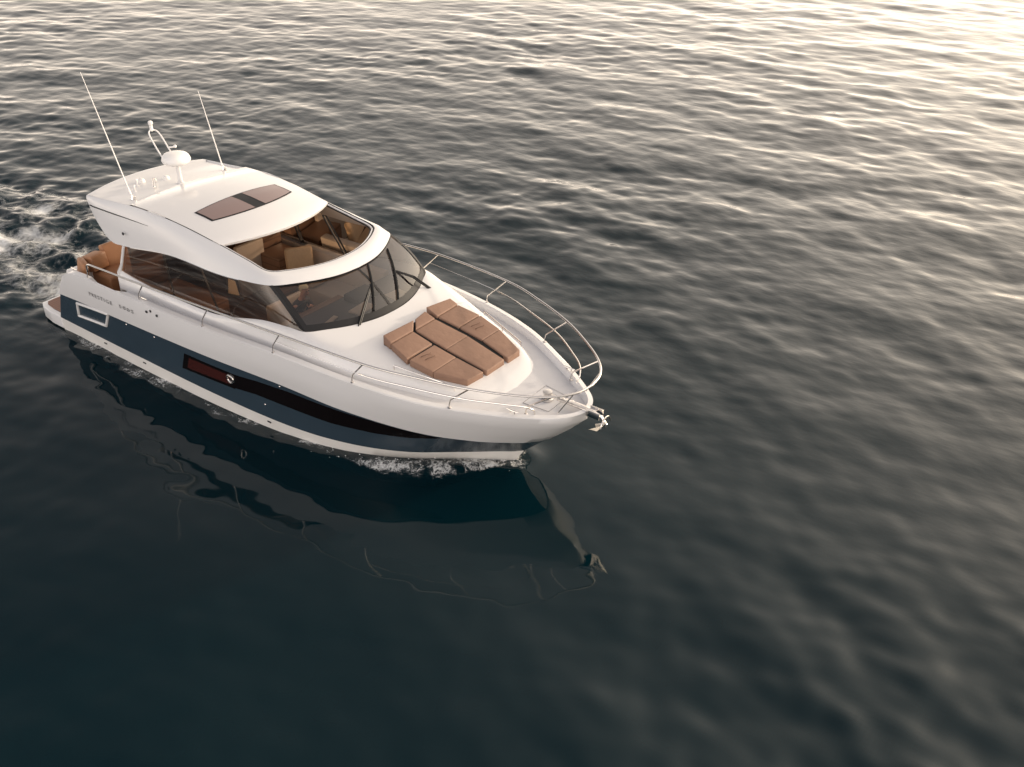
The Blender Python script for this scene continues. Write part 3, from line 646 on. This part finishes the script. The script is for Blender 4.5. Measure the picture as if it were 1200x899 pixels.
# dashboard
def dash_poly(x0):
    P = [WB(u)*np.array((1, .97, 1))-np.array((.05, 0, 0)) for u in np.linspace(-1, 1, 21)]; return [(p[0], p[1]) for p in P]+[(x0, 1.56), (x0, -1.56)]
mb = MB(); mb.prism(dash_poly(7.95), lambda x, y: 1.15, lambda x, y: 2.02+0.10*(x-8.0)); mb.build('dashboard', M['dash'], inte, smooth=False)
mb = MB(); mb.box((7.88, -0.42, 1.995), (0.16, 1.25, 0.07), bev=.02); mb.build('dash_rail', M['cabinet'], inte)
mb = MB(); mb.box((8.32, 0.35, 2.10), (0.42, 0.62, 0.15), bev=.03, ry=.1); mb.build('instrument_hood', M['dark'], inte)
for c_, d_, z_ in (((8.75, -0.1, 2.125), (0.28, 0.5, 0.035), .1), ((8.62, -0.85, 2.105), (0.10, 0.5, 0.035), .25), ((8.9, .75, 2.13), (0.34, 0.4, 0.035), -.1)):
    mb = MB(); mb.box(c_, d_, bev=.01, rz=z_); mb.build('dashboard_pad', M['liner'], inte)
mb = MB(); mt = Matrix.Translation((7.62, -0.62, 1.98)) @ Matrix.Rotation(math.radians(-62), 4, 'Y')
mb.tube([mt @ Vector((.19*math.cos(a), .19*math.sin(a), 0)) for a in np.linspace(0, 2*math.pi, 25)[:-1]], .016, 8, closed=True)
for a in (0.5, 2.6, 4.7): mb.tube([mt @ Vector((0, 0, -.03)), mt @ Vector((.19*math.cos(a), .19*math.sin(a), 0))], .012, 6)
mb.tube([mt @ Vector((0, 0, -.03)), mt @ Vector((0, 0, -.3))], .03, 8); mb.build('steering_wheel', M['dark'], inte)
# cream ribbed panel and dark frame set inside the starboard side window
mb = MB(); mb.grid([[(6.62, -1.54, 2.38), (7.02, -1.57, 2.46)], [(6.66, -1.51, 2.70), (6.88, -1.52, 2.71)]]); bl = mb.build('window_cream_panel', M['ribbed'], inte, smooth=False)
mb = MB(); mb.tube([(6.62, -1.55, 2.36), (7.04, -1.58, 2.44), (7.10, -1.58, 2.42)], .03, 6); mb.tube([(6.62, -1.55, 2.36), (6.65, -1.52, 2.72)], .02, 6); mb.build('cream_panel_frame', M['dark'], bl)

# ---- cockpit
cp_ = empty('cockpit', (0, 0, 0)); cp_.parent = yacht
mb = MB(); mb.box((2.6, 0, floorz-0.03), (2.1, 3.86, 0.06)); mb.build('cockpit_sole', M['teak'], cp_, smooth=False)
mb = MB(); mb.prism([(1.66, -2.0), (1.50, -1.9), (1.46, 0), (1.50, 1.9), (1.66, 2.0), (1.90, 1.95), (1.92, -1.95)], lambda x, y: 0.6, lambda x, y: 1.60, .03); mb.build('transom_coaming', M['gel'], cp_)
mb = MB(); mb.box((2.22, 0.15, 1.33), (0.70, 3.4, 0.42), bev=.05, seg=3); mb.build('sofa_seat', M['sofa'], cp_)
mb = MB(); mb.box((1.84, 0.33, 1.74), (0.17, 3.0, 0.52), bev=.04, ry=-.32, seg=3); mb.build('sofa_back', M['sofa'], cp_)
mb = MB(); mb.box((1.90, -1.42, 1.73), (0.34, 0.44, 0.36), bev=.045, seg=3, rz=.22, ry=-.15); mb.build('sofa_corner', M['sofa'], cp_)
mb = MB(); mb.box((2.02, -1.80, 1.70), (0.50, 0.15, 0.42), bev=.045, seg=3, rz=-.35, rx=-.2); mb.build('sofa_side', M['sofa'], cp_)
mb = MB(); mb.box((2.95, 0.55, 1.50), (0.62, 1.1, 0.05), bev=.02); mb.tube([(2.95, .55, 1.1), (2.95, .55, 1.48)], .05, 10); mb.build('cockpit_table', M['teak'], cp_)

# ---- rails
rl = empty('guard_rail', (0, 0, 0)); rl.parent = yacht
half = [(2.86,2.16,2.02),(2.93,2.17,2.19),(3.4,2.18,2.235),(4.86,2.2,2.30),(6.86,2.21,2.39),(8.79,2.19,2.47),(10.65,2.04,2.45),(11.6,1.79,2.41),(12.45,1.47,2.35),(13.1,1.10,2.29),(13.57,.74,2.25),(13.83,.36,2.24),(13.90,0,2.24)]
RT = full(cat(half, 6)); mb = MB(); mb.tube(RT, 0.021, 10); mb.build('top_rail', M['steel'], rl)
mid_h = [(8.6,2.14,2.24),(10.47,2.0,2.18),(11.4,1.75,2.13),(12.25,1.43,2.07),(12.85,1.06,2.0),(13.12,.86,1.95),(13.22,.72,1.84),(13.2,.66,1.70)]
for s in (-1, 1):
    ch = cat(mid_h, 6)
    mb = MB(); mb.tube([(x, s*y, z) for x, y, z in ch[6:]], 0.014, 8); mb.build('mid_rail', M['steel'], rl)
    mb = MB(); mb.tube([(x, s*y, z) for x, y, z in ch[:7]], 0.006, 6); mb.build('lifeline', M['steel'], rl)
    for tp, bs in (((13.57,.74,2.24),(13.05,.70,1.70)),((12.45,1.47,2.345),(11.99,1.43,1.80)),((10.65,2.04,2.45),(10.24,1.93,1.90)),((8.79,2.19,2.47),(8.43,2.09,1.95)),((6.86,2.21,2.385),(6.5,2.13,1.88)),((4.86,2.2,2.295),(4.52,2.13,1.84)),((2.90,2.165,2.12),(2.73,2.12,1.80))):
        tp, bs = np.array(tp)*np.array((1, s, 1)), np.array(bs)*np.array((1, s, 1)); kx = bs+np.array((0.03, 0, .16)) if tp[0] > 3 else bs+np.array((.02, 0, .1))
        mb = MB(); mb.tube([bs-np.array((0, 0, .03)), bs+np.array((0, 0, .06)), kx, .5*(kx+tp), tp], 0.014, 8); mb.lathe([(0.035, 0), (0.035, .012), (0.02, .02)], 12, Matrix.Translation(bs-np.array((0, 0, .012)))); mb.build('stanchion', M['steel'], rl)
    mb = MB(); mb.tube([(13.80, s*.40, 2.24), (13.52, s*.46, 1.76)], 0.013, 8); mb.build('stanchion', M['steel'], rl)
# grab rails beside the sun pad
for s in (1, -1):
    mb = MB(); a, b_ = np.array((10.65, s*1.30, 2.08)), np.array((11.75, s*.99, 1.90))
    mb.tube([a-np.array((0, 0, .09)), a, .5*(a+b_), b_, b_-np.array((0, 0, .09))], 0.011, 8); mb.tube([.5*(a+b_), .5*(a+b_)-np.array((0, 0, .1))], .01, 6); mb.build('grab_rail', M['steel'], yacht)

# ---- roof gear
rd = empty('radar', (3.5, 0, 3.46)); rd.parent = yacht
mb = MB(); mb.lathe([(.11, 0), (.10, .02), (.055, .04), (.045, .22), (.045, .42), (.09, .45)], 20); mb.build('radar_pole', M['gel'], rd)
mb = MB(); mb.lathe([(.10, .43), (.20, .435), (.27, .47), (.30, .52), (.298, .55), (.275, .61), (.235, .65), (.17, .675), (.06, .685)], 32, Matrix.Translation((-.02, 0, 0))); mb.build('radome', M['radar'], rd)
mb = MB(); mb.grid([[(-.02+.287*math.cos(a), .287*math.sin(a), z) for a in np.linspace(-1.95, -1.45, 9)] for z in (.525, .565)]); mb.build('radome_badge', M['red'], rd)
ms = empty('mast', (3.2, 0, 3.9)); ms.parent = yacht
lp = cat([(.08, -.12, .0), (-.10, -.13, .22), (-.32, -.12, .50), (-.40, -.06, .58), (-.40, .06, .58), (-.32, .12, .50), (-.10, .13, .22), (.08, .12, .0)], 5)
mb = MB(); mb.tube(lp, .016, 8); mb.build('mast_loop', M['gel'], ms)
mb = MB(); mb.lathe([(.03, 0), (.045, .03), (.035, .05), (.035, .13), (.05, .15), (.05, .20), (.02, .22)], 14, Matrix.Translation((-.40, 0, .57))); mb.build('anchor_light', M['radar'], ms)
mb = MB(); mb.tube([(-.12, .12, .24), (-.02, .22, .25)], .018, 8); mb.sphere((-.01, .23, .26), .035); mb.build('wind_sensor', M['radar'], ms)
for s, L_, tip in ((-1, 2.45, (2.66, -1.23, 5.89)), (1, 1.7, (2.97, 1.19, 5.10))):
    a = empty('antenna', (3.47, s*1.17, 3.44)); a.parent = yacht
    v = Vector(tip)-Vector((3.47, s*1.17, 3.44)); mb = MB(); mb.tube([v*.0, v*.06, v*.10, v*.5, v], [.02, .02, .013, .011, .006], 8); mb.build('whip', M['radar'], a)
    mb = MB(); mb.lathe([(.045, -.01), (.04, .03), (.028, .06), (.02, .12)], 12); mb.box((.06, 0, .05), (.05, .04, .08), bev=.008); mb.build('antenna_mount', M['steel'], a)
hn = empty('horn', (3.05, -.35, 3.47)); hn.parent = yacht
mb = MB(); mb.tube([(0, .05, 0), (0, .05, .09), (.0, 0, .10), (.32, -.22, .06)], [.02, .02, .022, .016], 8); mb.sphere((.34, -.235, .055), .03); mb.build('trumpet', M['steel'], hn)
for x, y, h, r in ((2.86, -.62, .13, .018), (3.1, -.85, .11, .014)):
    mb = MB(); mb.lathe([(r*1.8, 0), (r*1.6, .02), (r, .03), (r, h), (r*1.5, h+.02), (r*.6, h+.05)], 12, Matrix.Translation((x, y, 3.43)))
    mb.build('antenna_stub', M['radar'], yacht)
for x, y in ((2.72, -.42), (2.98, .02)):
    mb = MB(); mb.lathe([(.075, 0), (.075, .03), (.06, .07), (.03, .09)], 16, Matrix.Translation((x, y, 3.44)))
    mb.build('gps_dome', M['radar'], yacht)

# ---- bow fittings
mb = MB(); mb.box((13.62, -.0, 1.735), (0.75, 0.13, 0.035), bev=.01); mb.box((13.98, .075, 1.72), (.26, .016, .13), bev=.004); mb.box((13.98, -.075, 1.72), (.26, .016, .13), bev=.004); mb.build('bow_roller', M['steel'], yacht)
mb = MB(); mb.lathe([(.11, 0), (.11, .03), (.07, .05), (.06, .11), (.085, .13), (.085, .16), (.03, .17)], 20, Matrix.Translation((13.02, .0, 1.63))); mb.build('windlass', M['steel'], yacht)
mb = MB()
for k in range(9):
    x = 13.14+k*.048; mb.tube([Vector((x, 0, 1.757+.004*k))+Vector((.03*math.cos(a), (.015 if k % 2 else .004)*math.sin(a), (.004 if k % 2 else .015)*math.sin(a))) for a in np.linspace(0, 2*math.pi, 9)[:-1]], .006, 5, closed=True)
mb.build('anchor_chain', M['steel'], yacht)
def seam(pts, name='hatch_seam', r=.004): mb = MB(); mb.tube(pts, r, 5); return mb.build(name, M['letter'], yacht)
seam([(12.75, -.36, zdk(12.75)+.013), (13.25, -.30, zdk(13.2)+.013), (13.25, .30, zdk(13.2)+.013), (12.75, .36, zdk(12.75)+.013), (12.75, -.36, zdk(12.75)+.013)])
for s in (1, -1):
    for x, y, z in ((12.9, .88, 1.755), (4.62, 2.10, 1.858), (2.12, 2.04, 1.79)):
        mb = MB(); mb.tube([(x-.12, s*y, z+.05), (x-.05, s*y, z+.045), (x+.05, s*y, z+.045), (x+.12, s*y, z+.05)], [.010, .016, .016, .010], 8)
        for d in (-.045, .045): mb.tube([(x+d, s*y, z-.01), (x+d, s*y, z+.04)], .014, 8)
        mb.build('cleat', M['steel'], yacht)

# ================================================================== LOOSE THINGS
# sun pad
def ztop(x, y): return 2.27-.215*(x-10.1)
def zbot(x, y): return ztop(x, y)-.115
cols = {
 'starboard': [[(10.07,-.93),(10.10,-.125),(10.27,-.345),(10.27,-.955)], [(10.28,-.955),(10.28,-.35),(10.735,-.36),(10.735,-1.055)], [(10.78,-1.045),(10.78,-.36),(11.262,-.335),(11.262,-.985)], [(11.27,-.985),(11.27,-.335),(11.84,-.285),(11.80,-.70)]],
 'middle': [[(10.10,-.085),(10.06,.245),(10.28,.27),(10.28,-.285)], [(10.29,-.29),(10.29,.27),(11.0,.34),(11.0,-.285)], [(11.005,-.285),(11.005,.34),(11.87,.30),(11.865,-.225)]],
 'port': [[(10.0,.345),(10.08,.97),(10.26,.98),(10.27,.345)], [(10.275,.365),(10.265,.985),(10.73,1.055),(10.73,.42)], [(10.75,.42),(10.75,1.055),(11.255,.99),(11.255,.45)], [(11.263,.45),(11.263,.985),(11.89,.76),(11.895,.375)]]}
lab = {'starboard': 'tan sun pad cushion column on the foredeck, nearest the camera side rail', 'middle': 'long narrow tan sun pad cushion between two dark gaps on the foredeck', 'port': 'tan sun pad cushion column on the foredeck beside the far lit rail'}
for kname, plist in cols.items():
    root = empty('sun_pad_cushion', (10.9, {'starboard': -.6, 'middle': 0, 'port': .65}[kname], 1.95)); tag(root, lab[kname], 'cushion', 'sun pad cushions on the foredeck')
    off = Vector(root.location)
    ys = {'starboard': (-.93, -.27), 'middle': (-.27, .32), 'port': (.32, .93)}[kname]
    mb = MB(); mb.prism([(10.08, ys[0]), (10.08, ys[1]), (11.78, ys[1] if kname != 'port' else .74), (11.78, ys[0] if kname != 'starboard' else -.68)], lambda x, y: zbot(x, y)-.03, lambda x, y: ztop(x, y)-.035)
    mb.v = [(x-off.x, y-off.y, z-off.z) for x, y, z in mb.v]; mb.build('gap_shade_slab', M['rub'], root, smooth=False)  # dark slab added below, puts shade into the cushion gaps
    for i, poly in enumerate(plist):
        h = 0.05 if i == 0 else 0.0
        mb = MB(); mb.prism(poly, lambda x, y: zbot(x, y)-.02, lambda x, y: ztop(x, y)+h*(1-(x-10.1)/.25), 0.022, 3)
        mb.v = [(x-off.x, y-off.y, z-off.z) for x, y, z in mb.v]
        mb.build('headrest' if i == 0 else 'panel', M['cush2'] if (i+len(kname)) % 3 == 0 else M['cush'], root, angle=70)
    if kname != 'middle':
        s = -1 if kname == 'starboard' else 1; x0, y0 = 10.90, s*.72; mb = MB()
        for d in (0, .10):
            mb.tube([(x0+d-off.x+.03*math.sin(a*1.5), y0+.11*math.cos(a)-off.y, ztop(x0+d, y0)+.012+.02*math.sin(a)-off.z) for a in np.linspace(0, math.pi, 9)], .007, 5)
        mb.build('strap', M['strap'], root)
# anchor
an = empty('anchor', (14.0, 0, 1.66)); tag(an, 'polished steel plough anchor hanging on the bow roller', 'anchor')
mb = MB(); mb.tube([(-.30, 0, .10), (-.05, 0, .085), (.12, 0, .03), (.22, 0, -.08), (.20, 0, -.16)], [.02, .024, .026, .024, .03], 8, flat=.6); mb.build('shank', M['steel'], an)
mb = MB()
mb.v = [(.32, 0, .10), (.14, -.17, -.16), (.06, 0, -.30), (.14, .17, -.16), (.20, 0, -.10), (-.06, -.10, -.24), (-.06, .10, -.24)]
mb.f = [(0, 1, 4), (0, 4, 3), (4, 1, 5, 2), (4, 2, 6, 3), (0, 3, 6, 2, 5, 1)]
mb.build('fluke', M['steel'], an, smooth=False)
mb = MB(); mb.tube([(.20+.0*a, .16*math.cos(a), -.10+.16*math.sin(a)) for a in np.linspace(0, math.pi, 12)], .012, 6); mb.build('roll_bar', M['steel'], an)
def skinned(name, nodes, edges, m, parent, sub=2):
    me = bpy.data.meshes.new(name); me.from_pydata([n[0] for n in nodes], edges, []); o = bpy.data.objects.new(name, me); C.objects.link(o)
    md = o.modifiers.new('skin', 'SKIN'); md.use_smooth_shade = True; md.branch_smoothing = 0.4
    for i, n in enumerate(nodes): me.skin_vertices[0].data[i].radius = (n[1], n[1] if len(n) < 3 else n[2])
    me.skin_vertices[0].data[0].use_root = True
    sb = o.modifiers.new('sub', 'SUBSURF'); sb.levels = sub; sb.render_levels = sub
    bpy.context.view_layer.update(); ev = o.evaluated_get(bpy.context.evaluated_depsgraph_get()); m2_ = bpy.data.meshes.new_from_object(ev)
    o.modifiers.clear(); o.data = m2_; m2_.materials.clear(); m2_.materials.append(m); o.parent = parent; return o
pe = empty('person', (7.25, -.42, 1.53)); tag(pe, 'fair haired person in a dark top seated at the helm behind the windscreen', 'person')
def LC(p): return tuple(np.array(p)-np.array((7.25, -.42, 1.53)))
nodes = [((7.22, -.42, 1.62), .13, .10), ((7.27, -.42, 1.78), .13, .10), ((7.36, -.42, 1.95), .14, .10), ((7.42, -.42, 2.06), .075), ((7.46, -.42, 2.13), .052), ((7.52, -.42, 2.22), .075), ((7.54, -.42, 2.29), .088), ((7.53, -.42, 2.36), .06),
 ((7.41, -.58, 2.0), .055), ((7.43, -.68, 1.82), .045), ((7.53, -.74, 1.98), .034), ((7.565, -.765, 2.06), .028), ((7.60, -.77, 2.10), .022),
 ((7.41, -.26, 2.0), .055), ((7.44, -.18, 1.80), .045), ((7.55, -.36, 1.93), .034), ((7.60, -.44, 1.97), .026),
 ((7.40, -.52, 1.57), .085), ((7.70, -.53, 1.55), .065), ((7.72, -.53, 1.30), .05), ((7.72, -.53, 1.12), .04), ((7.84, -.53, 1.11), .035),
 ((7.40, -.32, 1.57), .085), ((7.70, -.31, 1.55), .065), ((7.72, -.31, 1.30), .05), ((7.72, -.31, 1.12), .04), ((7.84, -.31, 1.11), .035)]
edges = [(0, 1), (1, 2), (2, 3), (3, 4), (4, 5), (5, 6), (6, 7), (2, 8), (8, 9), (9, 10), (10, 11), (11, 12), (2, 13), (13, 14), (14, 15), (15, 16), (0, 17), (17, 18), (18, 19), (19, 20), (20, 21), (0, 22), (22, 23), (23, 24), (24, 25), (25, 26)]
def fingers(i, base, dr):
    for k in range(4):
        o_ = np.array((0, (k-1.5)*.019, 0)); L_ = (.040, .046, .043, .034)[k]; n0 = len(nodes)
        nodes.extend([(tuple(np.array(base)+o_+np.array(dr)*.02), .009), (tuple(np.array(base)+o_+np.array(dr)*(.02+L_*.6)), .0085), (tuple(np.array(base)+o_+np.array(dr)*(.02+L_*.8)+np.array((.012, 0, -.028))), .0075)])
        edges.extend([(i, n0), (n0, n0+1), (n0+1, n0+2)])
    n0 = len(nodes); nodes.extend([(tuple(np.array(base)+np.array((-.01, .035, -.01))), .011), (tuple(np.array(base)+np.array((.015, .055, -.005))), .009)]); edges.extend([(i, n0), (n0, n0+1)])
fingers(12, (7.60, -.77, 2.10), (.9, 0, .2)); fingers(16, (7.60, -.44, 1.97), (.9, 0, .2))
body = skinned('body', [(LC(n[0]),)+tuple(n[1:]) for n in nodes], edges, M['skin'], pe)
sn = [(LC(n[0]), n[1]+.016, (n[2] if len(n) > 2 else n[1])+.016) for n in nodes]
skinned('shirt', [sn[i] for i in (0, 1, 2, 3, 8, 9, 13, 14)], [(0, 1), (1, 2), (2, 3), (2, 4), (4, 5), (2, 6), (6, 7)], M['shirt'], pe)
skinned('trousers', [sn[i] for i in (0, 17, 18, 19, 20, 22, 23, 24, 25)], [(0, 1), (1, 2), (2, 3), (3, 4), (0, 5), (5, 6), (6, 7), (7, 8)], M['trousers'], pe)
mb = MB(); mb.sphere(LC((7.515, -.42, 2.325)), .105, 3, (1.0, .92, .88)); mb.v = [v if not (v[0] > .31 and v[2] < .80) else (v[0]-.05, v[1]*.8, v[2]+.02) for v in mb.v]; mb.build('hair', M['hair'], pe)
mb = MB(); mb.sphere(LC((7.632, -.42, 2.255)), .016, 2, (1, .8, 1.4)); mb.build('nose', M['skin'], body)
for d in (-.034, .034): mb = MB(); mb.sphere(LC((7.615, -.42+d, 2.285)), .011, 2, (.6, 1.2, .8)); mb.build('eye', M['dark'], body)
mb = MB(); mb.sphere(LC((7.608, -.42, 2.215)), .014, 2, (.5, 1.7, .5)); mb.build('mouth', M['red'], body)
def hull_text(txt, t0, t1, v0, vh):
    cu = bpy.data.curves.new('lettering', 'FONT'); cu.body = txt; cu.size = 1; cu.space_character = 1.35; cu.resolution_u = 3
    o = bpy.data.objects.new('lettering_curve', cu); C.objects.link(o); bpy.context.view_layer.update()
    me = bpy.data.meshes.new_from_object(o.evaluated_get(bpy.context.evaluated_depsgraph_get())); bpy.data.objects.remove(o)
    bm = bmesh.new(); bm.from_mesh(me); bmesh.ops.subdivide_edges(bm, edges=[e for e in bm.edges if e.calc_length() > .25], cuts=2); bmesh.ops.triangulate(bm, faces=bm.faces)
    xs = [v.co.x for v in bm.verts]; ys = [v.co.y for v in bm.verts]; x0, x1, y1 = min(xs), max(xs), max(ys)
    for v in bm.verts:
        f = (v.co.x-x0)/(x1-x0); p = hullp(t0+(t1-t0)*f, v0+vh*v.co.y/y1); v.co = (p[0], p[1]-.018, p[2])
    isl = []; left = set(bm.verts)
    while left:
        st_ = [left.pop()]; cur = set(st_)
        while st_:
            for e in st_.pop().link_edges:
                for v in e.verts:
                    if v in left: left.discard(v); cur.add(v); st_.append(v)
        isl.append(cur)
    for cur in sorted(isl, key=lambda c: min(v.co.x for v in c)):
        vl = list(cur); ix = {v: i for i, v in enumerate(vl)}; mb = MB(); mb.v = [tuple(v.co) for v in vl]
        mb.f = [tuple(ix[v] for v in f.verts) for f in bm.faces if f.verts[0] in cur]; mb.build('letter', M['letter'], lett, smooth=False, fix=False)
    bm.free(); bpy.data.meshes.remove(me)
lett = empty('lettering', (0, 0, 0)); lett.parent = yacht
hull_text('PRESTIGE', 11.0, 14.5, 2.12, .33); hull_text('500S', 15.5, 17.3, 2.20, .33)
